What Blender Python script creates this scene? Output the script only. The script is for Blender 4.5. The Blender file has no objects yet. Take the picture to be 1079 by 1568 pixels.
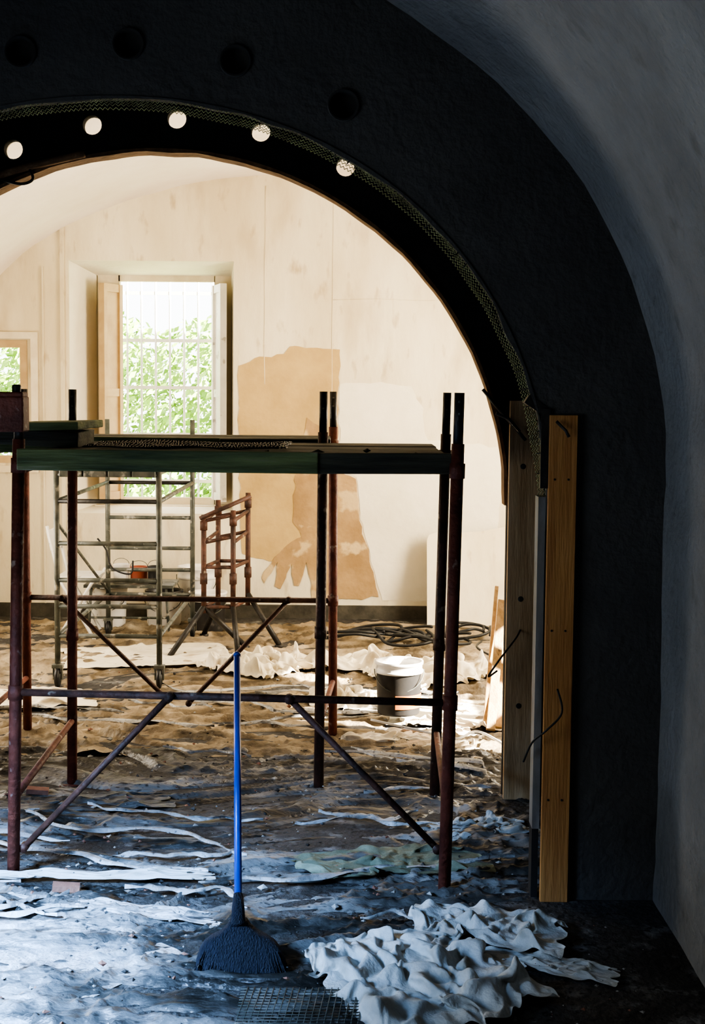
import bpy, math, random
from mathutils import Vector, Matrix, noise, Euler
random.seed(7)
scene = bpy.context.scene
COL = scene.collection

# ------------------------------------------------------------------ materials
def mat(name, c1, c2=None, scale=4.0, lo=0.35, hi=0.65, rough=0.85, bump=0.0, bscale=30.0,
        metal=0.0, stretch=(1,1,1), c3=None, scale3=40.0, lo3=0.55, hi3=0.62, bdist=0.02,
        c4=None, scale4=60.0, lo4=0.55, hi4=0.62):
    m = bpy.data.materials.new(name); m.use_nodes = True
    nt = m.node_tree; N = nt.nodes; L = nt.links
    b = N['Principled BSDF']
    b.inputs['Roughness'].default_value = rough
    b.inputs['Metallic'].default_value = metal
    tc = N.new('ShaderNodeTexCoord'); mp = N.new('ShaderNodeMapping')
    mp.inputs['Scale'].default_value = stretch
    L.new(tc.outputs['Object'], mp.inputs['Vector'])
    if c2 is None: c2 = tuple(min(1, c*1.25) for c in c1)
    nz = N.new('ShaderNodeTexNoise'); nz.inputs['Scale'].default_value = scale
    nz.inputs['Detail'].default_value = 8; nz.inputs['Roughness'].default_value = 0.6
    L.new(mp.outputs[0], nz.inputs['Vector'])
    r = N.new('ShaderNodeValToRGB')
    r.color_ramp.elements[0].position = lo; r.color_ramp.elements[1].position = hi
    r.color_ramp.elements[0].color = (*c1, 1); r.color_ramp.elements[1].color = (*c2, 1)
    L.new(nz.outputs['Fac'], r.inputs[0])
    out = r.outputs[0]
    for (cc,sc,l3,h3) in ((c3,scale3,lo3,hi3),(c4,scale4,lo4,hi4)):
        if cc is None: continue
        n3 = N.new('ShaderNodeTexNoise'); n3.inputs['Scale'].default_value = sc
        n3.inputs['Detail'].default_value = 5
        L.new(mp.outputs[0], n3.inputs['Vector'])
        r3 = N.new('ShaderNodeMapRange')
        r3.inputs['From Min'].default_value = l3; r3.inputs['From Max'].default_value = h3
        L.new(n3.outputs['Fac'], r3.inputs['Value'])
        mx = N.new('ShaderNodeMix'); mx.data_type = 'RGBA'
        L.new(r3.outputs[0], mx.inputs[0]); L.new(out, mx.inputs[6]); mx.inputs[7].default_value = (*cc, 1)
        out = mx.outputs[2]
    L.new(out, b.inputs['Base Color'])
    if bump > 0:
        nb = N.new('ShaderNodeTexNoise'); nb.inputs['Scale'].default_value = bscale
        nb.inputs['Detail'].default_value = 6
        L.new(mp.outputs[0], nb.inputs['Vector'])
        bp = N.new('ShaderNodeBump'); bp.inputs['Strength'].default_value = bump
        bp.inputs['Distance'].default_value = bdist
        L.new(nb.outputs['Fac'], bp.inputs['Height']); L.new(bp.outputs[0], b.inputs['Normal'])
    return m

M = {}
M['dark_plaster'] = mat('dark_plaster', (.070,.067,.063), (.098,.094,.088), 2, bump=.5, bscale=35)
M['hollow'] = mat('shade_black_steel', (.018,.017,.016), (.03,.028,.026), 6, rough=.9)  # near-black colour stands for the shade inside the hollow arch
M['sleeve'] = mat('shade_hole_cap', (.030,.028,.026), (.048,.045,.04), 9, rough=.9)  # dark caps in the holes, coloured as the shade inside them
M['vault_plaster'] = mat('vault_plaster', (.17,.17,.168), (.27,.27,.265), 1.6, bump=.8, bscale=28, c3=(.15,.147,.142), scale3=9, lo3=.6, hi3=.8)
M['cream'] = mat('cream_plaster', (.66,.57,.40), (.81,.74,.58), 1.3, bump=.2, bscale=18, c3=(.46,.35,.20), scale3=2.4, lo3=.54, hi3=.85, stretch=(1.4,1,.5), c4=(.46,.35,.20), scale4=8, lo4=.61, hi4=.8)
M['cream_vault'] = mat('cream_vault_plaster', (.74,.65,.56), (.84,.77,.70), 1.1, bump=.25, bscale=14)
M['ochre'] = mat('ochre_plaster', (.46,.32,.14), (.57,.41,.19), 3, bump=.2, bscale=20)
M['brownpl'] = mat('brown_plaster', (.33,.21,.10), (.46,.31,.16), 4, bump=.3, bscale=20, c3=(.58,.44,.25), scale3=6)
M['whitepl'] = mat('pale_plaster', (.75,.69,.55), (.85,.79,.66), 2.2, bump=.2, bscale=18)
M['base'] = mat('dark_baseboard', (.05,.045,.035), (.10,.09,.07), 10, bump=.2)
M['concrete'] = mat('dusty_concrete', (.025,.023,.021), (.085,.08,.075), 3.5, bump=.8, bscale=40, c3=(.22,.22,.22), scale3=9, lo3=.54, hi3=.72, c4=(.03,.027,.024), scale4=34, lo4=.56, hi4=.62)
M['plastic'] = mat('dusty_plastic_sheet', (.030,.028,.025), (.38,.375,.36), 3.0, .38, .68, rough=.34, bump=.7, bscale=30, stretch=(.6,1.5,1), c3=(.026,.024,.021), scale3=2.6, lo3=.49, hi3=.62, c4=(.06,.055,.05), scale4=60, lo4=.55, hi4=.68)
M['film'] = mat('white_film', (.26,.26,.25), (.62,.62,.61), 4, rough=.35, bump=.5, bscale=40, c3=(.06,.057,.054), scale3=4.5, lo3=.54, hi3=.68, c4=(.14,.135,.13), scale4=60, lo4=.58, hi4=.70)
M['canvas'] = mat('white_canvas', (.44,.46,.44), (.62,.63,.61), 5, rough=.8, bump=.3, bscale=70, c3=(.27,.26,.21), scale3=7, lo3=.56, hi3=.74)
M['canvas_g'] = mat('greenish_canvas', (.13,.15,.10), (.25,.27,.19), 6, rough=.8, bump=.4, bscale=40)
M['canvas_w'] = mat('cream_canvas', (.66,.59,.45), (.86,.79,.66), 4, rough=.85, bump=.3, bscale=30, c3=(.40,.31,.19), scale3=6, lo3=.58, hi3=.74)
M['rust'] = mat('rusty_red_paint', (.095,.024,.015), (.21,.062,.038), 12, rough=.6, bump=.3, bscale=60, c3=(.34,.26,.22), scale3=22, lo3=.64, hi3=.72)
M['brownst'] = mat('brown_black_steel', (.035,.018,.013), (.12,.05,.033), 12, rough=.6, bump=.3, bscale=60, c3=(.28,.23,.18), scale3=18, lo3=.66, hi3=.72)
M['black_steel'] = mat('black_steel', (.015,.014,.014), (.04,.035,.03), 15, rough=.5, bump=.2, bscale=60)
M['galv'] = mat('painted_grey_green_steel', (.05,.06,.05), (.15,.15,.13), 12, rough=.5, c3=(.4,.38,.33), scale3=18, lo3=.6, hi3=.7)
M['greenwood'] = mat('green_formwork_wood', (.05,.068,.033), (.17,.21,.085), 7, rough=.8, bump=.5, bscale=20, stretch=(.25,1,3), c3=(.25,.24,.17), scale3=14, lo3=.62, hi3=.72)
M['darkwood'] = mat('dark_formwork_wood', (.028,.027,.020), (.08,.078,.052), 7, rough=.8, bump=.5, bscale=20, stretch=(.25,1,3))
M['orangewood'] = mat('orange_pine', (.42,.19,.06), (.58,.30,.10), 6, rough=.7, bump=.25, bscale=25, stretch=(6,6,.4), c3=(.25,.12,.04), scale3=3, lo3=.64, hi3=.7)
M['palewood'] = mat('pale_pine', (.42,.27,.13), (.60,.42,.24), 6, rough=.75, bump=.25, bscale=25, stretch=(5,5,.5), c3=(.2,.13,.07), scale3=4, lo3=.64, hi3=.7)
M['frame'] = mat('cream_window_paint', (.66,.56,.40), (.76,.68,.52), 6, rough=.6)
M['grille'] = mat('white_grille_paint', (.78,.76,.70), (.85,.83,.78), 6, rough=.6)
M['frame_b'] = mat('brown_window_paint', (.45,.31,.16), (.55,.40,.22), 6, rough=.6)
M['whitep'] = mat('white_plastic', (.72,.70,.66), (.82,.80,.76), 8, rough=.4, c3=(.45,.42,.38), scale3=14, lo3=.62, hi3=.68)
M['blackp'] = mat('black_plastic', (.015,.015,.016), (.03,.03,.032), 8, rough=.45)
M['blue'] = mat('blue_plastic', (.01,.05,.32), (.015,.075,.42), 8, rough=.35)
M['navy'] = mat('navy_bristles', (.004,.006,.013), (.010,.012,.024), 30, rough=.7, bump=.8, bscale=80, stretch=(3,3,.4))
M['orange'] = mat('orange_label', (.75,.18,.02), (.85,.25,.03), 8, rough=.5)
M['red'] = mat('red_paint', (.28,.07,.04), (.38,.10,.06), 8, rough=.5)
M['brick'] = mat('brick_red', (.22,.10,.07), (.32,.16,.11), 20, rough=.9, bump=.4)
M['stone'] = mat('plaster_crumbs', (.20,.19,.17), (.5,.5,.48), 20, rough=.9, bump=.4)
M['lath'] = mat('lit_edge_metal_lath', (.20,.20,.10), (.50,.54,.26), 20, rough=.5, metal=.2)  # yellow-green tone paints in the light caught along the arch edge
M['leaf'] = mat('garden_leaves', (.17,.30,.05), (.42,.56,.16), 2.5, rough=.6)
M['grass'] = mat('garden_ground', (.2,.3,.09), (.35,.42,.18), 3)
M['rubber'] = mat('black_cable', (.012,.012,.012), (.03,.03,.03), 8, rough=.6)
M['rimbrown']=mat('brown_arch_edge',(.16,.09,.045),(.28,.17,.09),14,bump=.5,bscale=40)
M['greyst']=mat('grey_steel_angle',(.15,.15,.145),(.28,.28,.27),10,rough=.6,stretch=(1,1,.3),bump=.2)
M['greyp']=mat('dark_bucket_plastic',(.016,.014,.013),(.035,.032,.029),9,rough=.6,c3=(.10,.09,.08),scale3=14,lo3=.62,hi3=.72)
M['plastic_w']=mat('cream_dust_sheet',(.13,.095,.055),(.46,.37,.25),3.5,.38,.64,rough=.6,bump=.6,bscale=35,c3=(.07,.05,.028),scale3=5,lo3=.52,hi3=.66)

# ------------------------------------------------------------------ mesh builder
class MB:
    def __init__(s): s.v=[]; s.f=[]; s.m=[]; s.names=[]; s.sm=[]
    def mi(s,n):
        if n not in s.names: s.names.append(n)
        return s.names.index(n)
    def add(s,vs,fs,mn,smooth=False):
        o=len(s.v); s.v+= [tuple(v) for v in vs]
        i=s.mi(mn)
        for f in fs: s.f.append([a+o for a in f]); s.m.append(i); s.sm.append(smooth)
    def box(s,c,d,mn,rot=None):
        c=Vector(c); R = rot.to_matrix() if rot is not None else Matrix.Identity(3)
        vs=[]
        for x in(-.5,.5):
            for y in(-.5,.5):
                for z in(-.5,.5): vs.append(c+R@Vector((x*d[0],y*d[1],z*d[2])))
        s.add(vs,[(0,1,3,2),(4,6,7,5),(0,4,5,1),(2,3,7,6),(0,2,6,4),(1,5,7,3)],mn)
    def chip(s,c,r,mn,rng):
        """irregular faceted crumb"""
        c=Vector(c); vs=[]
        for v in ((1,0,0),(-1,0,0),(0,1,0),(0,-1,0),(0,0,1),(0,0,-1)):
            k=rng.uniform(.5,1.3); vs.append(c+Vector((v[0]*r*k+rng.uniform(-.3,.3)*r,v[1]*r*k+rng.uniform(-.3,.3)*r,v[2]*r*k*.6)))
        s.add(vs,[(0,2,4),(2,1,4),(1,3,4),(3,0,4),(2,0,5),(1,2,5),(3,1,5),(0,3,5)],mn)
    def beam(s,a,b,w,h,mn,up=(0,0,1)):
        a=Vector(a);b=Vector(b);d=(b-a).normalized();u=Vector(up)
        side=d.cross(u).normalized(); u=side.cross(d)
        vs=[]
        for p in(a,b):
            for i,j in((-1,-1),(1,-1),(1,1),(-1,1)): vs.append(p+side*i*w/2+u*j*h/2)
        s.add(vs,[(0,1,2,3),(4,7,6,5),(0,4,5,1),(1,5,6,2),(2,6,7,3),(3,7,4,0)],mn)
    def path(s,pts,r,mn,n=10,closed=False):
        pts=[Vector(p) for p in pts]; K=len(pts)
        if not hasattr(r,'__len__'): r=[r]*K
        vs=[];fs=[]
        prev=None
        for i,p in enumerate(pts):
            if closed: d=pts[(i+1)%K]-pts[i-1]
            else: d=pts[min(i+1,K-1)]-pts[max(i-1,0)]
            d.normalize()
            if prev is None:
                u=Vector((0,0,1)) if abs(d.z)<.9 else Vector((1,0,0))
                u=(u-d*u.dot(d)).normalized()
            else: u=(prev-d*prev.dot(d)).normalized()
            prev=u; w=d.cross(u)
            for k in range(n):
                a=2*math.pi*k/n; vs.append(p+(u*math.cos(a)+w*math.sin(a))*r[i])
        R=K if closed else K-1
        for i in range(R):
            for k in range(n):
                j=(i+1)%K
                fs.append((i*n+k,i*n+(k+1)%n,j*n+(k+1)%n,j*n+k))
        if not closed:
            fs.append(tuple(range(n-1,-1,-1))); fs.append(tuple((K-1)*n+k for k in range(n)))
        s.add(vs,fs,mn,True)
    def tube(s,a,b,r,mn,n=12): s.path([a,b],r,mn,n)
    def lathe(s,c,prof,mn,n=32,axis=(0,0,1),smooth=True):
        c=Vector(c);d=Vector(axis).normalized();u=d.orthogonal().normalized();w=d.cross(u)
        vs=[]
        for (r,h) in prof:
            for k in range(n):
                a=2*math.pi*k/n; vs.append(c+d*h+(u*math.cos(a)+w*math.sin(a))*r)
        fs=[]
        for i in range(len(prof)-1):
            for k in range(n): fs.append((i*n+k,i*n+(k+1)%n,(i+1)*n+(k+1)%n,(i+1)*n+k))
        s.add(vs,fs,mn,smooth)
    def obj(s,name,parent=None,bevel=0):
        me=bpy.data.meshes.new(name); me.from_pydata(s.v,[],s.f)
        for n in s.names: me.materials.append(M[n])
        me.polygons.foreach_set('material_index',s.m); me.polygons.foreach_set('use_smooth',s.sm)
        me.update()
        o=bpy.data.objects.new(name,me); COL.objects.link(o)
        if parent: o.parent=parent
        if bevel:
            b=o.modifiers.new('bevel','BEVEL'); b.width=bevel; b.segments=2; b.limit_method='ANGLE'
        return o

# ------------------------------------------------------------------ simulated cloths (run first in the empty scene)
def sim_cloths(specs, frames=34):
    me=bpy.data.meshes.new('simfloor'); me.from_pydata([(-9,-9,0),(30,-9,0),(30,9,0),(-9,9,0)],[],[(0,1,2,3)])
    fl=bpy.data.objects.new('simfloor',me); COL.objects.link(fl)
    fl.modifiers.new('c','COLLISION'); fl.collision.thickness_outer=.004; fl.collision.cloth_friction=40
    obs=[]
    for q,(w,h,seed,comp,amp,n,bend) in enumerate(specs):
        vs=[];rest=[];fs=[];ny=int(n*h/w); cx=q*4
        for j in range(ny+1):
            for i in range(n+1):
                u,v=(i/n-.5)*w,(j/ny-.5)*h
                nn=noise.noise_vector(Vector((u*3,v*3,seed)))
                z=.03+amp*(.5+noise.noise(Vector((u*4,v*4,seed+9))))+amp*.5*(.5+noise.noise(Vector((u*9,v*9,seed+5))))
                vs.append((cx+u*comp+nn.x*.07,v*comp+nn.y*.07,max(z,.01))); rest.append((cx+u,v,.01))
        for j in range(ny):
            for i in range(n):
                a=j*(n+1)+i; fs.append((a,a+1,a+n+2,a+n+1))
        me=bpy.data.meshes.new('simcloth'); me.from_pydata(vs,[],fs)
        o=bpy.data.objects.new('simcloth',me); COL.objects.link(o)
        o.shape_key_add(name='Basis'); k=o.shape_key_add(name='rest')
        for i,c in enumerate(rest): k.data[i].co=c
        k.value=0
        m=o.modifiers.new('cloth','CLOTH'); s=m.settings
        s.quality=6; s.mass=.3; s.tension_stiffness=12; s.compression_stiffness=12; s.shear_stiffness=5; s.bending_stiffness=bend
        s.air_damping=1.5; s.rest_shape_key=k
        m.collision_settings.use_self_collision=True; m.collision_settings.self_distance_min=.005; m.collision_settings.distance_min=.006
        m.point_cache.frame_start=1; m.point_cache.frame_end=frames+5
        obs.append(o)
    for f in range(1,frames+1): scene.frame_set(f)
    dg=bpy.context.evaluated_depsgraph_get(); out=[]
    for q,o in enumerate(obs):
        m=bpy.data.meshes.new_from_object(o.evaluated_get(dg))
        m.transform(Matrix.Translation((-q*4,0,-.004)))
        for p in m.polygons: p.use_smooth=True
        out.append(m)
    for o in obs+[fl]: bpy.data.objects.remove(o)
    scene.frame_set(1)
    return out
CL=sim_cloths([(1.25,1.25,1.0,.62,.16,76,.9),(1.1,1.1,5.0,.80,.08,60,.2),(1.3,.8,13.0,.62,.16,66,.6)],38)
def lay(name,k,x,y,z,rot,sc,mn,sub=1,sm=2):
    m=CL[k].copy(); m.name=name; m.materials.clear(); m.materials.append(M[mn])
    o=bpy.data.objects.new(name,m); COL.objects.link(o)
    o.location=(x,y,z); o.rotation_euler=(0,0,rot); o.scale=sc
    if sm:
        t=o.modifiers.new('soften','SMOOTH'); t.factor=.5; t.iterations=sm
    if sub:
        s=o.modifiers.new('sub','SUBSURF'); s.levels=sub; s.render_levels=sub
    return o

def flat_shape(name, splines, y0, y1, mn):
    """extruded vertical wall from 2-D outlines (x,z); first is outer, rest are holes"""
    cu=bpy.data.curves.new(name,'CURVE'); cu.dimensions='2D'; cu.fill_mode='BOTH'; cu.extrude=(y1-y0)/2
    for pts in splines:
        sp=cu.splines.new('POLY'); sp.points.add(len(pts)-1)
        for i,(x,z) in enumerate(pts): sp.points[i].co=(x,z,0,1)
        sp.use_cyclic_u=True
    tmp=bpy.data.objects.new('tmp',cu); COL.objects.link(tmp)
    dg=bpy.context.evaluated_depsgraph_get(); dg.update()
    me=bpy.data.meshes.new_from_object(tmp.evaluated_get(dg))
    me.transform(Matrix.Translation((0,(y0+y1)/2,0))@Matrix.Rotation(math.pi/2,4,'X'))
    bpy.data.objects.remove(tmp)
    me.materials.clear(); me.materials.append(M[mn])
    o=bpy.data.objects.new(name,me); COL.objects.link(o); me.name=name
    return o

# ------------------------------------------------------------------ dimensions
YF, YB = 4.67, 5.97                      # arch wall front/back planes
class Arch:
    def __init__(s,cx,cz,a,b,p): s.cx,s.cz,s.a,s.b,s.p=cx,cz,a,b,p
    def pt(s,t,off=0):
        c,d=math.cos(t),math.sin(t); e=2/s.p
        return (s.cx+(s.a+off)*math.copysign(abs(c)**e,c), s.cz+(s.b+off)*abs(d)**e)
    def pts(s,n=72,off=0): return [s.pt(math.pi*i/n,off) for i in range(n+1)]
AF=Arch(-.78,1.25,1.43,1.39,2.12)
AB=Arch(-.80,1.235,1.445,1.445,2.0)
def circ(cx,cz,r,n=20): return [(cx+r*math.cos(2*math.pi*i/n),cz+r*math.sin(2*math.pi*i/n)) for i in range(n)]
def wall_outline(A,x0,x1,top):
    return [(x1,0),(x1,top),(x0,top),(x0,0),(A.cx-A.a,0)]+list(reversed(A.pts()))+[(A.cx+A.a,0)]
jR=AF.cx+AF.a
angs=[-49.5,-36.5,-23.5,-11,1.8,14.6,28.4]
HR=1.555
hc=[(-.78+HR*math.sin(math.radians(a)),1.25+HR*math.cos(math.radians(a))) for a in angs]
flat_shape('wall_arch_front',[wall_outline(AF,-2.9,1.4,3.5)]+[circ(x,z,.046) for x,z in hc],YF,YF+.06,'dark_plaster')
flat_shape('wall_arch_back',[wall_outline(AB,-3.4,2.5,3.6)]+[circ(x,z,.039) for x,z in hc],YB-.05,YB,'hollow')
flat_shape('wall_arch_back_plaster',[wall_outline(Arch(-.80,1.235,1.455,1.455,2),-3.05,2.15,3.3)]+[circ(x,z,.042) for x,z in hc],YB+.001,YB+.02,'cream')
b=MB()
for x,z in hc:
    b.lathe((x,YF-.012,z),[(.050,.0),(.043,.0),(.043,.04),(.02,.045),(.0,.045)],'sleeve',24,axis=(0,1,0))
    b.lathe((x,YF-.012,z),[(.050,.0),(.052,.01),(.052,.02)],'dark_plaster',24,axis=(0,1,0))
b.obj('trim_arch_sleeves')
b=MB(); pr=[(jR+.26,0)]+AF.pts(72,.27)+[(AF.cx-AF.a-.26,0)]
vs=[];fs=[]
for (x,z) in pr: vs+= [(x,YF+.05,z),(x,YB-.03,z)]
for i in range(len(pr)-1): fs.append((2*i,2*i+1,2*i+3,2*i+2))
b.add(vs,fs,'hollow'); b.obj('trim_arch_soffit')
def strip(b,A,y0,y1,t,mn,n=90,t0=0,t1=math.pi,jit=0):
    vs=[];fs=[]
    for i in range(n+1):
        a=t0+(t1-t0)*i/n; j=jit*noise.noise(Vector((a*12,y0,1)))
        x,z=A.pt(a,.002); x2,z2=A.pt(a,-t+j)
        vs+=[(x,y0,z),(x,y1,z),(x2,y1,z2),(x2,y0,z2)]
    for i in range(n):
        for k in range(4): fs.append((4*i+k,4*i+(k+1)%4,4*i+4+(k+1)%4,4*i+4+k))
    b.add(vs,fs,mn)
b=MB(); strip(b,AB,YB-.08,YB+.03,.013,'rimbrown',jit=.006); b.obj('trim_arch_rim_rear')
b=MB(); n=520
strip(b,AF,YF-.006,YF+.035,.008,'dark_plaster',n=160,jit=.010)
for row in range(4):
    pts=[]
    for i in range(n+1):
        a=math.radians(4+150*i/n)
        off=-.006-.0075*row-(.007 if i%2 else 0)+.008*noise.noise(Vector((a*7,row*.3,0)))
        x,z=AF.pt(a,off); pts.append((x,YF+.0+.012*row+.006*(i%2),z))
    b.path(pts,.0019,'lath',4)
for i in range(90):
    a=math.radians(random.uniform(3,110)); x,z=AF.pt(a,-.002)
    p=Vector((x,YF+random.uniform(0,.05),z))
    q=p+Vector((random.uniform(-.014,.014)-.02*math.cos(a),random.uniform(-.02,.02),-.024*math.sin(a)))
    b.tube(p,q,.0018,'black_steel',5)
b.obj('trim_metal_lath')

# jamb: timber boards, steel strip
b=MB()
b.box((.686,YF-.014,.815),(.092,.024,1.63),'orangewood')
for z in (1.42,.92,.35):
    for x in (.66,.705): b.tube((x,YF-.03,z),(x,YF-.025,z),.004,'black_steel',8)
b.obj('trim_jamb_board_front',bevel=.003)
b=MB()
b.box((.715,YB-.11,.835),(.145,.03,1.67),'palewood')
for z in (1.4,.85,.4): b.tube((.70,YB-.128,z),(.70,YB-.123,z),.012,'black_steel',10)
b.obj('trim_jamb_board_rear',bevel=.003)
b=MB()
b.box((.625,YF+.05,.80),(.024,.08,1.12),'greyst'); b.box((.628,YF-.006,1.52),(.028,.02,.26),'black_steel')
b.box((.625,YF+.055,.12),(.022,.07,.24),'hollow')
b.box((.60,YF+.02,1.66),(.08,.05,.03),'black_steel',Euler((0,.6,0)))
b.path([(.53,5.86,1.715),(.60,5.85,1.63),(.66,5.8,1.56),(.70,5.78,1.51)],.007,'black_steel',8)
b.path([(.56,5.6,1.62),(.61,5.6,1.60),(.655,5.6,1.55)],.006,'black_steel',8)
b.path([(.66,4.63,1.61),(.69,4.62,1.58),(.70,4.62,1.56)],.005,'black_steel',8)
b.obj('steel_jamb_bracket')
b=MB()
def wig(pts,r,mn,b):
    out=[]
    P=[Vector(p) for p in pts]
    for i in range(len(P)-1):
        p0=P[max(i-1,0)];p1=P[i];p2=P[i+1];p3=P[min(i+2,len(P)-1)]
        for k in range(8):
            t=k/8
            out.append(.5*((2*p1)+(-p0+p2)*t+(2*p0-5*p1+4*p2-p3)*t*t+(-p0+3*p1-3*p2+p3)*t**3))
    out.append(P[-1]); b.path(out,r,mn,8)
wig([(.70,5.84,.72),(.67,5.75,.70),(.60,5.7,.62),(.56,5.72,.55),(.60,5.78,.56)],.004,'rubber',b)
wig([(.68,4.62,.73),(.69,4.58,.66),(.64,4.58,.60),(.60,4.62,.55),(.58,4.68,.47)],.0035,'rubber',b)
wig([(-1.60,5.88,2.50),(-1.42,5.88,2.575),(-1.25,5.88,2.62),(-1.10,5.88,2.655)],.016,'rimbrown',b)
wig([(-1.45,5.88,2.55),(-1.36,5.87,2.53),(-1.31,5.87,2.55),(-1.33,5.88,2.60)],.006,'rubber',b)
b.obj('hanging_cable')

# near room: vault and walls
VX,VZ,VR=-.72,1.4,1.75
b=MB(); pr=[(VX+VR*math.cos(math.pi*i/64),VZ+VR*math.sin(math.pi*i/64)) for i in range(65)]
vs=[];fs=[];ny=60
for j in range(ny+1):
    y=-1.5+(YF+1.5)*j/ny
    for i,(x,z) in enumerate(pr):
        d=.016*noise.noise(Vector((x*2,y*2,z*2)))+.008*noise.noise(Vector((x*6,y*6,z*6)))
        dx,dz=(x-VX)/VR,(z-VZ)/VR
        if i in(0,64): d=0
        vs.append((x+dx*d,y,z+dz*d))
for j in range(ny):
    for i in range(64): fs.append((j*65+i,j*65+i+1,(j+1)*65+i+1,(j+1)*65+i))
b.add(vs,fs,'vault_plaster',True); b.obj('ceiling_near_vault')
b=MB(); vs=[];fs=[]
for j in range(61):
    y=-1.5+(YF+.02+1.5)*j/60
    for i in range(19):
        z=-.02+1.43*i/18; d=0 if i==18 else .012*noise.noise(Vector((3,y*2,z*2)))+.005*noise.noise(Vector((3,y*7,z*7)))
        if i<2: d-=.006
        vs.append((1.03+d,y,z))
for j in range(60):
    for i in range(18): fs.append((j*19+i,j*19+i+1,(j+1)*19+i+1,(j+1)*19+i))
b.add(vs,fs,'vault_plaster',True); b.obj('wall_near_right')
b=MB()
xl=VX-VR; wy0,wy1,wz0,wz1=1.2,3.4,.7,2.0
def q(a0,a1,c0,c1,mn,x): b.add([(x,a0,c0),(x,a1,c0),(x,a1,c1),(x,a0,c1)],[(0,1,2,3)],mn)
q(-1.5,wy0,0,1.41,'vault_plaster',xl); q(wy1,YF+.02,0,1.41,'vault_plaster',xl); q(wy0,wy1,0,wz0,'vault_plaster',xl)
b.obj('wall_near_left')
b=MB(); b.box((-.7,-1.55,1.6),(4.0,.1,3.4),'vault_plaster'); b.obj('wall_near_back')

# far room
FX,FA,FZ,FB=-.45,2.6,1.6,1.68; YW=10.6
pr=[(FX+FA*math.cos(math.pi*i/72),FZ+FB*math.sin(math.pi*i/72)) for i in range(73)]
b=MB(); vs=[];fs=[];ny=30
for j in range(ny+1):
    y=YB-.01+(YW+.02-YB)*j/ny
    for i,(x,z) in enumerate(pr):
        d=.02*noise.noise(Vector((x*1.5,y*1.5,z*1.5)))+.012*noise.noise(Vector((x*5,y*5,z*5)))
        if i in(0,72): d=0
        vs.append((x,y,z+d))
for j in range(ny):
    for i in range(72): fs.append((j*73+i,j*73+i+1,(j+1)*73+i+1,(j+1)*73+i))
b.add(vs,fs,'cream_vault',True); b.obj('ceiling_far_vault')
W1=(-2.11,-.89,.78,2.65); W2=(-3.0,-2.42,1.15,2.06)
rect=lambda a:[(a[0],a[2]),(a[1],a[2]),(a[1],a[3]),(a[0],a[3])]
flat_shape('wall_far',[[(-3.3,0),(2.4,0),(2.4,3.5),(-3.3,3.5)],rect(W1),rect(W2)],YW,YW+.03,'cream')
b=MB(); b.add([(-3.05,YB,0),(-3.05,YW,0),(-3.05,YW,1.62),(-3.05,YB,1.62)],[(0,1,2,3)],'cream'); b.obj('wall_far_left')
def yz_wall(name,x,y0,y1,z1,holes,mn):
    cu=flat_shape(name,[[(y0,0),(y1,0),(y1,z1),(y0,z1)]]+[[(h[0],h[2]),(h[1],h[2]),(h[1],h[3]),(h[0],h[3])] for h in holes],-.02,.02,mn)
    cu.data.transform(Matrix.Translation((x,0,0))@Matrix.Rotation(math.pi/2,4,'Z'))
    return cu
yz_wall('wall_far_right',2.15,YB-.02,YW+.02,1.62,[(6.15,6.36,.80,.98),(6.45,6.80,.90,1.50),(6.88,7.40,.90,1.30),(7.50,7.66,1.30,1.57)],'cream')
b=MB(); b.box((-.45,YW-.012,.05),(5.2,.024,.10),'base'); b.obj('baseboard_far')
b=MB(); b.box((-2.155,YW-.008,1.45),(.03,.016,2.9),'cream'); b.box((-2.30,YW-.006,1.3),(.012,.012,2.6),'cream'); b.obj('trim_pilaster')
b=MB()
wx=lambda x,z0,z1,r:b.path([(x+.006*noise.noise(Vector((z*3,x,0))),YW-.001,z) for z in [z0+(z1-z0)*i/20 for i in range(21)]],r,'cream',6)
wx(-.66,1.75,3.2,.004); wx(-.16,1.5,3.2,.0035)
b.path([(x,YW-.001,2.38+.004*math.sin(x*9)) for x in [-.16+.06*i for i in range(22)]],.003,'cream',6)
b.obj('trim_plaster_beads')

def patch(name,pts,mn,off):
    P=[]
    for i in range(len(pts)):
        a=Vector(pts[i]);c=Vector(pts[(i+1)%len(pts)]); k=max(1,int((c-a).length/.04))
        for t in range(k):
            p=a.lerp(c,t/k); nn=noise.noise_vector(Vector((p.x*14,p.y*14,1)))*.02
            P.append((p.x+nn.x,p.y+nn.y))
    return flat_shape(name,[P],YW-off,YW-.001,mn)
patch('plaster_patch',[(-.86,1.89),(-.70,1.95),(-.52,1.97),(-.475,2.03),(-.107,2.01),(-.117,1.12),(-.195,.43),(-.5,.40),(-.83,.48)],'ochre',.004)
patch('plaster_patch',[(-.34,1.5),(-.25,1.45),(-.16,1.14),(.024,1.05),(.05,.73),(.137,.475),(.196,.16),(-.295,.13),(-.30,.25),(-.34,.42),(-.40,.24),(-.44,.25),(-.45,.42),(-.54,.22),(-.57,.24),(-.55,.42),(-.66,.26),(-.68,.30),(-.53,.52),(-.38,.62),(-.45,.72),(-.43,1.04)],'brownpl',.007)
patch('plaster_patch',[(-.10,1.76),(.2,1.77),(.42,1.74),(.50,1.62),(.55,1.35),(1.1,1.3),(1.1,.14),(.22,.14),(.15,.45),(.06,.75),(.03,1.06),(-.1,1.13)],'whitepl',.003)

b=MB(); b.add([(-3.3,-1.6,0),(2.4,-1.6,0),(2.4,11.1,0),(-3.3,11.1,0)],[(0,1,2,3)],'concrete'); b.obj('floor')

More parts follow.
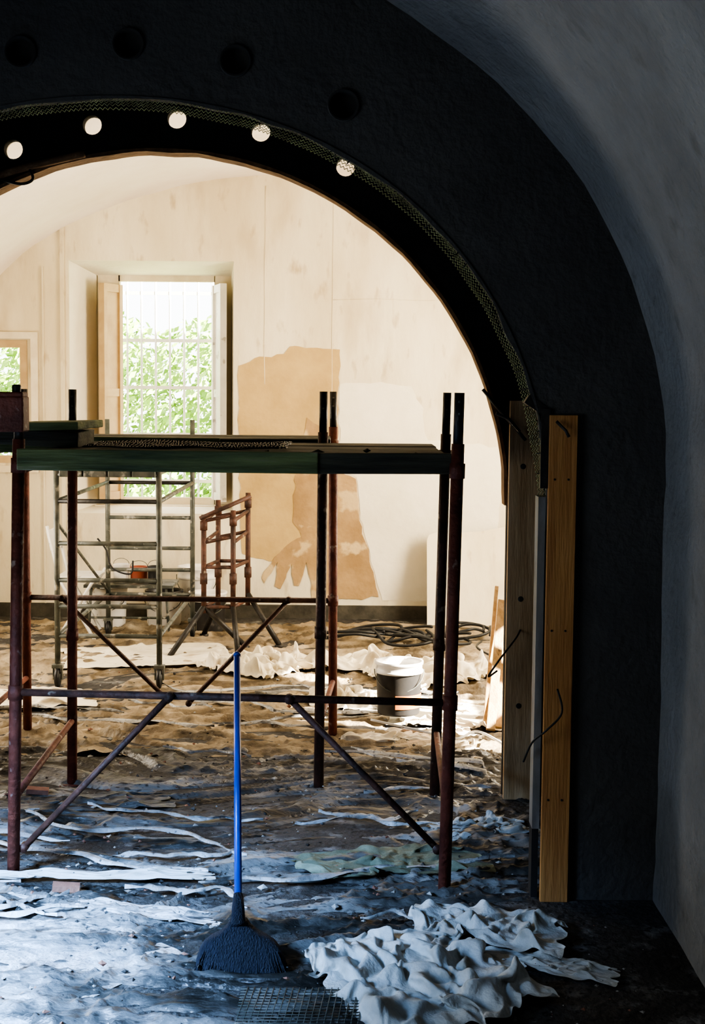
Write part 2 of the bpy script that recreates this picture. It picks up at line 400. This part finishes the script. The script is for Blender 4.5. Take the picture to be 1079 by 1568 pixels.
# ------------------------------------------------------------------ windows
b=MB()
yi=11.05; I=(-1.97,-.95,.82,2.57); O=W1; ym=YW+.02
def Q(*p): b.add(p,[(0,1,2,3)],'whitepl')
Q((O[0],ym,O[2]),(I[0],yi,I[2]),(I[0],yi,I[3]),(O[0],ym,O[3]))
Q((O[1],ym,O[2]),(O[1],ym,O[3]),(I[1],yi,I[3]),(I[1],yi,I[2]))
Q((O[0],ym,O[3]),(I[0],yi,I[3]),(I[1],yi,I[3]),(O[1],ym,O[3]))
Q((O[0],ym,O[2]),(O[1],ym,O[2]),(I[1],yi,I[2]),(I[0],yi,I[2]))
b.obj('trim_window_reveal')
b=MB()
def frame(b,x0,x1,z0,z1,y,w,t,mn):
    b.box(((x0+w/2),y,(z0+z1)/2),(w,t,z1-z0),mn); b.box(((x1-w/2),y,(z0+z1)/2),(w,t,z1-z0),mn)
    b.box(((x0+x1)/2,y,z1-w/2),(x1-x0-2*w,t*.98,w),mn); b.box(((x0+x1)/2,y,z0+w/2),(x1-x0-2*w,t*.98,w),mn)
b.box((-1.885,yi,1.7),(.17,.06,1.76),'frame'); b.box((-1.01,yi,1.7),(.13,.06,1.76),'frame')
b.box((-1.44,yi,2.555),(.74,.06,.05),'frame'); b.box((-1.44,yi,.84),(.74,.06,.06),'frame')
b.box((-1.46,yi-.05,.80),(1.05,.16,.03),'frame')
def casement(b,hx,hy,fx,fy,z0,z1,mn):
    h=Vector((hx,hy,0));f=Vector((fx,fy,0));up=Vector((0,0,1));d=(f-h);
    for s in(.06,.94):
        p=h+d*s; b.beam(p+up*z0,p+up*z1,.05,.04,mn,up=(d.x,d.y,0))
    for z in (z0+.03,z1-.03,(z0+z1)/2): b.beam(h+up*z,f+up*z,.038,.06,mn)
    b.beam(h+up*(z0+z1)/2,f+up*(z0+z1)/2,.012,(z1-z0),mn)
casement(b,-1.80,yi-.04,-1.90,10.80,.86,2.50,'frame_b')
casement(b,-1.07,yi-.04,-.98,10.74,.86,2.50,'whitep')
for i in range(10): b.tube((-1.9+.112*i,11.30,.5),(-1.9+.112*i,11.30,2.8),.0085,'grille',8)
for z in (.62,.98,1.35,1.72,2.09,2.46): b.box((-1.4,11.30,z),(1.3,.010,.026),'grille')
b.obj('window_1')
b=MB()
frame(b,-3.0,-2.42,1.15,2.06,YW+.02,.055,.05,'frame_b'); b.box((-2.72,YW+.02,1.6),(.03,.03,.8),'frame_b')
frame(b,-3.07,-2.34,1.08,2.12,YW-.012,.05,.022,'frame')
b.obj('window_2')

# garden
b=MB(); b.add([(-12,11.6,-.3),(8,11.6,-.3),(8,30,-.3),(-12,30,-.3)],[(0,1,2,3)],'grass'); b.obj('ground_garden')
b=MB(); rr=random.Random(3)
for i in range(26000):
    x=rr.uniform(-5.5,.5); y=rr.uniform(14,15.8)
    top=2.45+.35*noise.noise(Vector((x*1.3,0,0)))+.15*noise.noise(Vector((x*5,1,0)))
    z=rr.uniform(-.3,top)
    z0=noise.noise(Vector((x*2.5,y*2,z*2.5)))
    if z0<-.30: continue
    s=rr.uniform(.03,.07); d=Vector((rr.uniform(-1,1),rr.uniform(-1,1),rr.uniform(-1,1))).normalized()
    u=d.orthogonal().normalized()*s; w=d.cross(u).normalized()*s*.5; p=Vector((x,y,z))
    b.add([p-u,p+w,p+u,p-w],[(0,1,2,3)],'leaf')
b.obj('garden_hedge')

# ------------------------------------------------------------------ scaffolds
def scaffold(name,posts,zt,bar,braces,bar_z,y0,y1,x0,x1):
    e=bpy.data.objects.new(name,None); COL.objects.link(e)
    b=MB()
    at=lambda p,z:(p[0]+(p[2]-p[0])*z/zt,p[1],z)
    for k,p in enumerate(posts):
        mn=p[3]
        b.tube((p[0],p[1],0),at(p,zt-.17),.0215,mn,16)
        b.tube(at(p,zt-.18),at(p,zt),.0170,'black_steel',14)
        b.tube((p[0],p[1],0),(p[0],p[1],.006),.045,mn,16)
        for z in (zt-.03,zt-.07):
            a=Vector(at(p,z)); b.tube(a+Vector((0,-.018,0)),a+Vector((0,-.0165,0)),.005,'galv',8)
        for z in (bar_z,1.44): b.tube(at(p,z-.025),at(p,z+.025),.0262,mn,16)
    pa,pb=posts[bar[0]],posts[bar[1]]
    b.tube(at(pa,bar_z),at(pb,bar_z),.0135,'brownst',12)
    for (i,j) in ((0,2),(1,3)):
        b.tube(at(posts[i],1.425),at(posts[j],1.425),.0165,'rust',12)
        b.tube(at(posts[i],.28),at(posts[j],.28),.013,'rust',12)
    for (p,q) in braces:
        b.tube(p,q,.0115,'brownst',10)
        for s in (p,q): b.tube(Vector(s)+Vector((0,-.02,0)),Vector(s)+Vector((0,.016,0)),.016,'brownst',10)
    b.obj('tube_frame',e)
    b=MB(); ny=4; w=(y1-y0+.06)/ny
    for i in range(ny):
        ya=y0-.04+w*(i+.5)
        b.box(((x0+x1)/2+random.uniform(-.008,.008),ya,1.462+.004*random.random()),(x1-x0,w-.012,.04),'darkwood',Euler((0,random.uniform(-.002,.002),0)))
    xm=x0+(x1-x0)*.69
    b.box(((x0+xm)/2,y0-.055,1.464),(xm-x0,.026,.072),'greenwood',Euler((0,.004,0)))
    b.box(((xm+x1)/2-.002,y0-.045,1.462),(x1-xm+.03,.026,.070),'darkwood',Euler((0,-.006,0)))
    b.obj('deck_planks',e,bevel=.004)
    return e
scaffold('scaffold',[(-1.175,4.85,-1.135,'rust'),(.325,4.74,.352,'rust'),(-1.20,6.02,-1.185,'rust'),(.355,5.86,.385,'brownst')],1.70,(0,1),
   [((-.62,4.80,.655),(-1.14,4.87,.10)),((-.21,4.78,.655),(.30,4.77,.14))],.655,4.80,5.95,-1.12,.335)
scaffold('scaffold',[(-1.60,6.10,-1.60,'rust'),(-.135,5.98,-.125,'brownst'),(-1.60,6.93,-1.60,'rust'),(-.088,6.90,-.098,'rust')],1.70,(2,3),
   [((-1.42,6.91,.68),(-.90,6.9,.18)),((-.31,6.91,.68),(-.80,6.93,.16))],.68,6.12,6.93,-1.58,-.11)
b=MB()
b.box((-1.155,4.83,1.615),(.095,.09,.12),'rust'); b.tube((-1.14,4.83,1.62),(-1.14,4.83,1.715),.016,'black_steel')
b.box((-1.17,4.83,1.68),(.12,.08,.02),'rust')
b.obj('scaffold_coupler',bevel=.006)
b=MB()
b.box((-1.20,5.6,1.515),(.30,.5,.06),'darkwood',Euler((0,.05,.06))); b.box((-1.16,5.55,1.56),(.28,.42,.03),'greenwood',Euler((0,-.03,-.05)))
b.obj('timber_offcuts',bevel=.004)
b=MB()
for k in range(60):
    x=-.95+.012*k
    b.path([(x+.006*math.sin(j*2.1+k),5.0+.05*j,1.50+.012*noise.noise(Vector((x*6,j*.5,0)))) for j in range(12)],.0025,'black_steel',4)
for j in range(12):
    b.path([(-.95+.036*k,5.0+.05*j,1.50+.012*noise.noise(Vector(((-.95+.036*k)*6,j*.5,0)))) for k in range(20)],.0025,'black_steel',4)
for (x,y,s) in ((-.12,4.95,.02),(-.3,5.0,.012),(.22,4.9,.015),(.05,5.1,.012),(-.5,4.9,.012)): b.chip((x,y,1.49),s,'darkwood',random)
b.obj('wire_mesh_roll')

# mobile scaffold tower
e=bpy.data.objects.new('rolling_scaffold_tower',None); COL.objects.link(e)
b=MB(); X0,X1,Y0,Y1=-1.675,-1.095,8.02,9.7
for y in(Y0,Y1):
    for x in (X0,X1): b.tube((x,y,.14),(x,y,1.30 if y==Y0 else 1.50),.0165,'galv',12)
    for z in (.30,.47,.62,.83,1.07,1.22): b.tube((X0,y,z),(X1,y,z),.013,'galv' if z!=1.07 else 'black_steel',10)
for x in(X0,X1):
    b.tube((x,Y0,.30),(x,Y1,.30),.013,'galv',10); b.tube((x,Y0,1.07),(x,Y1,1.07),.013,'galv',10)
b.tube((X0,Y0,.95),(X0,Y1,.32),.009,'galv',8)
b.obj('ladder_frames',e)
b=MB()
for x in(X0,X1):
    for y in(Y0,Y1):
        b.lathe((x-.014,y,.06),[(0,0),(.045,0),(.06,.006),(.06,.022),(.045,.028),(0,.028)],'blackp',24,axis=(1,0,0))
        b.lathe((x-.017,y,.06),[(0,0),(.03,0),(.03,.034),(0,.034)],'galv',16,axis=(1,0,0))
        b.box((x,y,.125),(.06,.05,.02),'galv'); b.box((x-.024,y,.09),(.005,.03,.08),'galv'); b.box((x+.024,y,.09),(.005,.03,.08),'galv')
b.obj('castor_wheels',e)
b=MB()
for i in range(4): b.box((X0+.09+.137*i,(Y0+Y1)/2,1.235),(.128,Y1-Y0+.1,.05),'galv')
b.obj('platform_boards',e,bevel=.004)
b=MB()
b.box((-1.5,8.3,1.285),(.26,.3,.02),'canvas',Euler((.05,.03,.4))); b.path([(-1.3,8.2,1.27),(-1.25,8.25,1.31),(-1.2,8.4,1.275),(-1.25,8.6,1.29)],.012,'galv',8)
b.box((-1.22,8.5,1.285),(.08,.16,.04),'rust',Euler((0,0,.7)))
b.obj('hand_tools',bevel=.002)

# folding builder's trestle
b=MB()
Pq=[(-.96,9.15),(-.90,9.5),(-.77,9.15),(-.70,9.5)]
for i,(x,y) in enumerate(Pq):
    zt=[.90,.97,.93,1.02][i]
    b.tube((x,y,.26),(x,y,zt),.017,'brownst',12); b.tube((x,y,zt-.10),(x,y,zt-.04),.024,'brownst',12)
    b.tube((x,y,.45),(x,y,.52),.024,'brownst',12)
for (i,j) in ((0,1),(2,3),(0,2),(1,3)):
    a=Pq[i];c=Pq[j]
    for z in ((.86,.90),(.30,.30),(.56,.56),(.72,.76)): b.tube((a[0],a[1],z[0]),(c[0],c[1],z[1]),.012,'brownst',10)
b.tube((-.98,9.1,.88),(-.66,9.2,1.02),.014,'brownst',10)
for (a,c) in (((-.96,9.15,.30),(-1.15,8.9,.02)),((-.90,9.5,.30),(-1.02,9.75,.02)),((-.77,9.15,.30),(-.72,8.95,.02)),((-.70,9.5,.34),(-.48,9.35,.02)),((-.96,9.15,.30),(-.70,9.25,.03))):
    b.tube(a,c,.018,'black_steel',12); b.tube(Vector(c)-Vector((0,0,.02)),Vector(c),.03,'black_steel',12)
b.obj('folding_trestle')

# buckets
def bucket(name,x,y,z,r,h,body,rimm,label=None,handle=True):
    b=MB()
    b.lathe((x,y,z),[(0,0),(r*.90,0),(r*.92,.01),(r*.98,h*.78),(r*.99,h*.80)],body,40)
    b.lathe((x,y,z),[(r*.99,h*.78),(r*1.06,h*.79),(r*1.06,h*.83),(r*1.01,h*.84),(r*1.01,h*.94),(r*1.06,h*.95),(r*1.06,h),(r*.97,h),(r*.95,h*.93),(r*.90,h*.80),(0,h*.80)],rimm,40)
    if label:
        vs=[];fs=[]
        for k in range(13):
            a=-1.75+1.6*k/12
            for hh in(.14,.40):
                rr=r*(.915+.07*hh)*1.015+.003; vs.append((x+rr*math.cos(a),y+rr*math.sin(a),z+h*hh))
        for k in range(12): fs.append((2*k,2*k+2,2*k+3,2*k+1))
        b.add(vs,fs,label,True)
    if handle:
        b.path([(x+r*1.07*math.cos(t),y-.3*r-.6*r*math.sin(t),z+h*.86-.4*h*math.sin(t)) for t in [math.pi*i/16 for i in range(17)]],.003,'galv',6)
    return b.obj(name)
# lathe starts its ring on an arbitrary axis, the label uses world angles: -90 deg faces the arch
bucket('paint_bucket',.245,7.20,.06,.118,.27,'greyp','whitep','orange')
bucket('plaster_bucket',-1.75,10.1,0,.14,.30,'whitep','whitep')
bucket('plaster_bucket',-1.35,10.15,.0,.13,.27,'whitep','blackp')
bucket('plaster_bucket',-1.02,10.0,0,.13,.28,'greyp','whitep')
bucket('plaster_bucket',-1.13,10.35,.0,.14,.42,'whitep','whitep')
b=MB()
b.box((-1.55,9.95,.34),(.62,.34,.02),'galv')
for x in(-1.83,-1.27):
    for y in(9.8,10.1): b.tube((x,y,0),(x+(.02 if x<-1.5 else -.02),y,.34),.01,'galv',8)
b.tube((-1.83,9.8,.12),(-1.27,9.8,.12),.008,'galv',8)
b.obj('site_table')
for (x,y,r,h,mm) in ((-1.62,9.92,.055,.13,'whitep'),(-1.5,9.95,.06,.11,'red'),(-1.38,9.9,.05,.12,'blackp')):
    b=MB(); b.lathe((x,y,.352),[(0,0),(r,0),(r*1.03,.004),(r,.008),(r,h-.01),(r*1.05,h-.006),(r*1.05,h),(r*.9,h),(r*.85,h-.01),(0,h-.01)],mm,28)
    b.path([(x+r*math.cos(t),y,.352+h+.04*math.sin(t)) for t in [math.pi*i/12 for i in range(13)]],.002,'galv',5); b.obj('paint_tin')
b=MB()
for y in(9.55,9.85):
    b.tube((-2.0,y,0),(-1.72,y,.46),.012,'whitep',10); b.tube((-1.74,y,0),(-1.98,y,.42),.012,'whitep',10); b.tube((-1.98,y,.42),(-2.06,y,.78),.012,'whitep',10)
b.box((-1.86,9.7,.43),(.28,.32,.02),'whitep'); b.box((-2.04,9.7,.68),(.02,.32,.14),'whitep',Euler((0,-.22,0)))
b.obj('folding_chair',bevel=.004)
b=MB()
wig([(-1.72,9.55,.70),(-1.66,9.55,.62),(-1.62,9.55,.50),(-1.50,9.55,.46),(-1.48,9.55,.55)],.006,'blackp',b)
b.obj('bent_wire')

# broom
e=bpy.data.objects.new('broom',None); COL.objects.link(e)
b=MB(); foot=Vector((-.330,4.12,.16)); top=Vector((-.388,4.775,.80)); d=(top-foot).normalized()
b.tube(foot,top,.0115,'blue',14); b.path([top,top+d*.01,top+d*.018],[.0125,.0125,.006],'blue',12)
b.path([foot-d*.05,foot+d*.01,foot+d*.05],[.022,.019,.014],'navy',14)
b.obj('handle',e)
b=MB(); n=32; vs=[];fs=[]
c0=Vector((-.315,4.06,.0))
prof=[(0.0,.134,.036),(.025,.132,.034),(.055,.120,.031),(.075,.104,.029),(.088,.082,.028),(.098,.058,.027),(.115,.036,.023),(.13,.026,.02)]
for (h,hw,ht) in prof:
    for k in range(n):
        a=2*math.pi*k/n; ca,sa=math.cos(a),math.sin(a)
        sx=math.copysign(abs(ca)**.4,ca)*hw; sy=math.copysign(abs(sa)**.7,sa)*ht
        vs.append((c0.x+sx-.10*h,c0.y+sy+h*.42,h+.003))
for i in range(len(prof)-1):
    for k in range(n): fs.append((i*n+k,i*n+(k+1)%n,(i+1)*n+(k+1)%n,(i+1)*n+k))
fs.append(tuple((len(prof)-1)*n+k for k in range(n)))
b.add(vs,fs,'navy',True)
for i in range(620):
    x=random.uniform(-.130,.130); y=random.uniform(-.028,.028)
    p=Vector((c0.x+x*.84,c0.y+y*.9+.022,.058)); q2=Vector((c0.x+x*1.05+random.uniform(-.004,.004),c0.y+y*1.35,.002))
    b.tube(p,q2,.0021,'navy',4)
b.obj('brush_head',e)

# ------------------------------------------------------------------ sheets
def sheet(name,x0,x1,y0,y1,st,hf,mn,cut=-.004):
    nx=int((x1-x0)/st); ny=int((y1-y0)/st); vs=[]
    for j in range(ny+1):
        y=y0+st*j
        for i in range(nx+1):
            x=x0+st*i; z=hf(x,y); vs.append((x,y,max(z,-.012)))
    fs=[]
    for j in range(ny):
        for i in range(nx):
            a=j*(nx+1)+i; q4=(a,a+1,a+nx+2,a+nx+1)
            if max(vs[k][2] for k in q4)>cut: fs.append(q4)
    used=sorted({k for f in fs for k in f}); mp={k:i for i,k in enumerate(used)}
    b=MB(); b.add([vs[k] for k in used],[tuple(mp[k] for k in f) for f in fs],mn,True)
    return b.obj(name)
def rid(x,y,z=0): return 1-min(1,abs(noise.noise(Vector((x,y,z))))*2.2)
def folds(x,y,s,seed,ani=(1,1)):
    w=noise.noise_vector(Vector((x*s*.35,y*s*.35,seed)))
    X=x*s*ani[0]+w.x*1.7; Y=y*s*ani[1]+w.y*1.7
    return .5*rid(X,Y,seed)**2+.34*rid(X*2.3+5,Y*2.3,seed)**2+.24*rid(X*5.1,Y*5.1+3,seed)**2
def near_h(x,y):
    f=folds(x,y,3.6,2.0,(.42,1.5))
    m=noise.noise(Vector((x*1.1,y*1.7,9)))+.6*noise.noise(Vector((x*4,y*6,4)))
    rm=max(0,(x-.35)/.5)*max(0,(5.1-y))*1.2
    if y>4.55 and x>.58: rm+=(x-.58)*1.5
    return -.020+.056*f+.024*m-.05*rm
sheet('plastic_drop_sheet',-2.4,.98,3.3,6.6,.010,near_h,'plastic')
def far_h(x,y):
    f=folds(x,y,3.4,5.0,(.6,1.4))
    m=noise.noise(Vector((x*1.0,y*1.2,19)))
    return -.014+.052*f+.026*m
sheet('dust_sheet',-2.9,1.5,6.5,10.3,.018,far_h,'plastic_w')

# crumpled cloths
lay('crumpled_tarp',0,.19,3.96,.02,.5,(.78,.95,.88),'canvas',1,5)
lay('crumpled_tarp',2,.45,4.36,.015,-.25,(.60,.62,.8),'canvas',1,5)
lay('crumpled_tarp',2,.60,4.10,.005,-.35,(.52,.28,.30),'canvas',1,4)
lay('crumpled_tarp',2,.16,4.98,.02,.25,(.80,.62,.45),'canvas_g',1,4)
lay('plastic_sheet',1,-1.0,4.10,.00,.9,(.9,.85,.5),'film')
lay('plastic_sheet',2,-.95,4.80,.02,.04,(1.2,.16,.35),'canvas')
lay('plastic_sheet',2,-.75,4.52,.01,-.25,(.9,.20,.30),'film')
lay('plastic_sheet',1,-1.7,3.95,.00,2.9,(.8,.8,.5),'film')
lay('plastic_sheet',2,-1.1,5.7,.01,.3,(.9,.5,.3),'plastic')
lay('plastic_sheet',0,.50,5.40,.01,2.0,(.33,.55,.4),'canvas',1,4)
lay('cloth_pile',2,.30,6.92,.0,.3,(.80,.45,.55),'canvas_w')
lay('cloth_pile',1,.52,7.40,.01,1.4,(.75,.7,.9),'canvas_w')
lay('cloth_pile',0,.02,7.65,.01,2.5,(.80,.65,.9),'canvas_w',1,4)
lay('cloth_pile',0,.45,8.35,.02,.7,(1.0,.9,1.5),'canvas_w',1,4)
lay('cloth_pile',2,-.10,8.65,.02,.1,(1.0,.9,1.5),'canvas_w',1,4)
lay('cloth_pile',0,-.60,8.55,.02,1.0,(.75,.9,1.5),'canvas_w',1,4)
lay('cloth_pile',1,-1.3,8.9,.02,.2,(1.2,.8,1.0),'canvas_w')
lay('cloth_pile',1,-.9,7.6,.00,1.9,(1.2,.7,.4),'plastic_w')
lay('cloth_pile',2,-1.9,7.6,.02,.3,(1.2,1.0,.5),'canvas_w')
lay('cloth_pile',2,.50,6.65,.0,1.8,(.5,.6,.35),'canvas_w')

# strips of torn film lying about
b=MB(); rr=random.Random(11)
for i in range(44):
    if i<28: x,y=rr.uniform(-1.9,.4),rr.uniform(3.9,6.4)
    else: x,y=rr.uniform(-1.6,.5),rr.uniform(6.4,8.0)
    L=rr.uniform(.3,1.2); a=rr.gauss(0,.35); w=rr.uniform(.008,.035); zb=.028
    vs=[];fs=[];K=36
    for k in range(K+1):
        t=k/K-.5; wx=noise.noise(Vector((t*3,i,0)))*.14
        px=x+math.cos(a)*t*L-math.sin(a)*wx; py=y+math.sin(a)*t*L+math.cos(a)*wx
        if px>.60: px=.60
        for j in range(5):
            v=(j/4-.5)*w*(1+.8*noise.noise(Vector((t*6,i,3))))*min(1,4*(.5-abs(t))+.1)
            z=zb+.014*noise.noise(Vector((t*9,j*.9,i)))+.008*math.sin(j/4*math.pi)
            vs.append((px-math.sin(a)*v,py+math.cos(a)*v,z))
    for k in range(K):
        for j in range(4): o=k*5+j; fs.append((o,o+5,o+6,o+1))
    b.add(vs,fs,'film',True)
b.obj('torn_film_strips')
b=MB(); rr=random.Random(5)
for i in range(1800):
    x=rr.uniform(-2.0,.95); y=rr.uniform(3.4,6.6) if i<1400 else rr.uniform(6.6,9.0); s=abs(rr.gauss(.003,.004))+.002
    if x>.58 and y>4.5: continue
    b.chip((x,y,.012+rr.uniform(0,.02)),s,rr.choice(['stone','stone','concrete','concrete','brick']),rr)
for (x,y) in ((-1.30,5.80),(-.95,4.65)):
    b.box((x,y,.035),(.09,.04,.02),'brick',Euler((.1,.1,rr.random())))
b.obj('rubble_debris')
b=MB()
for i in range(19): b.tube((-.30+.018*i,3.62,.03),(-.28+.018*i,3.86,.035),.0016,'galv',5)
for j in range(14): b.tube((-.30,3.62+.018*j,.032),(.03,3.62+.018*j,.032),.0016,'galv',5)
b.obj('plaster_mesh')
# cables on the floor
b=MB(); rr=random.Random(2)
for k in range(9):
    cx,cy=rr.uniform(.0,.80),rr.uniform(9.2,9.6); R=rr.uniform(.12,.26)
    pts=[(cx+R*(1+.25*math.sin(2*t+k))*math.cos(t),cy+R*.9*math.sin(t),.085+.03*math.sin(t*1.5+k)) for t in [i*.2 for i in range(34)]]
    b.path(pts,.010,'rubber',7)
wig([(.85,9.2,.08),(.8,8.9,.09),(.92,8.5,.07),(.85,8.2,.06),(.95,7.9,.05)],.007,'rubber',b)
wig([(.1,6.9,.09),(.35,6.75,.07),(.5,6.65,.06),(.62,6.8,.06),(.75,6.5,.05)],.006,'whitep',b)
b.obj('cable_coil')
b=MB()
for (x,y,tx,ty,tz,w) in ((.70,7.0,.80,7.5,.60,.045),(.74,7.05,.84,7.5,.52,.045),(.68,7.1,.78,7.6,.66,.02)):
    b.beam((x,y,.02),(tx,ty,tz),w,.022,'palewood',up=(0,-1,.4))
b.obj('timber_planks',bevel=.002)
pts=[(.55,0),(1.35,0),(1.35,.76),(1.12,.745),(.95,.71),(.80,.70),(.62,.70),(.565,.68),(.55,.64)]
o=flat_shape('leaning_plasterboard',[pts],-.012,.012,'cream')
o.data.transform(Matrix.Translation((0,10.25,0))@Matrix.Rotation(-.30,4,'X'))

# ------------------------------------------------------------------ lights
def area(name,loc,rot,sx,sy,e,col,spread=180):
    l=bpy.data.lights.new(name,'AREA'); l.shape='RECTANGLE'; l.size=sx; l.size_y=sy; l.energy=e; l.color=col; l.spread=math.radians(spread)
    o=bpy.data.objects.new(name,l); COL.objects.link(o); o.location=loc; o.rotation_euler=rot; return o
def aim(v): return Vector(v).to_track_quat('-Z','Y').to_euler()
area('daylight_near_window',(-2.40,2.3,1.45),aim((1,.15,.12)),1.8,1.2,25,(.64,.80,1))
area('daylight_near_window_low',(-2.38,2.7,1.5),aim((1.05,1.32,-1.6)),.8,.8,92,(.32,.56,1),54)
area('fill_lamp_far_right',(2.10,9.0,1.5),aim((-1,.1,-.05)),1.8,1.4,255,(1,.89,.70))  # added warm fill lamp inside the room, no window behind it
area('warm_lamp_far_left',(-2.98,8.0,1.3),aim((1,.1,.1)),1.8,1.2,92,(1,.90,.74))  # warm unseen lamp beside the left wall, which has no window
s=bpy.data.lights.new('sun','SUN'); s.energy=60; s.angle=.012; s.color=(1,.93,.80)
so=bpy.data.objects.new('sun',s); COL.objects.link(so); so.rotation_euler=aim((-1,.3,-.6)); so.location=(6,2,8)
w=bpy.data.worlds.new('sky'); scene.world=w; w.use_nodes=True
bg=w.node_tree.nodes['Background']; bg.inputs[0].default_value=(.93,.96,1,1); bg.inputs[1].default_value=4.0

# ------------------------------------------------------------------ camera
c=bpy.data.cameras.new('camera'); co=bpy.data.objects.new('camera',c); COL.objects.link(co)
c.sensor_fit='VERTICAL'; c.sensor_height=36; c.lens=50; c.clip_end=100
co.matrix_world=Matrix.Translation((0,0,1.7))@Matrix.Rotation(math.radians(90-4.83),4,'X')@Matrix.Rotation(math.radians(.5),4,'Z')
scene.camera=co
try:
    scene.view_settings.look='AgX - High Contrast'
except Exception as ex: print(ex)
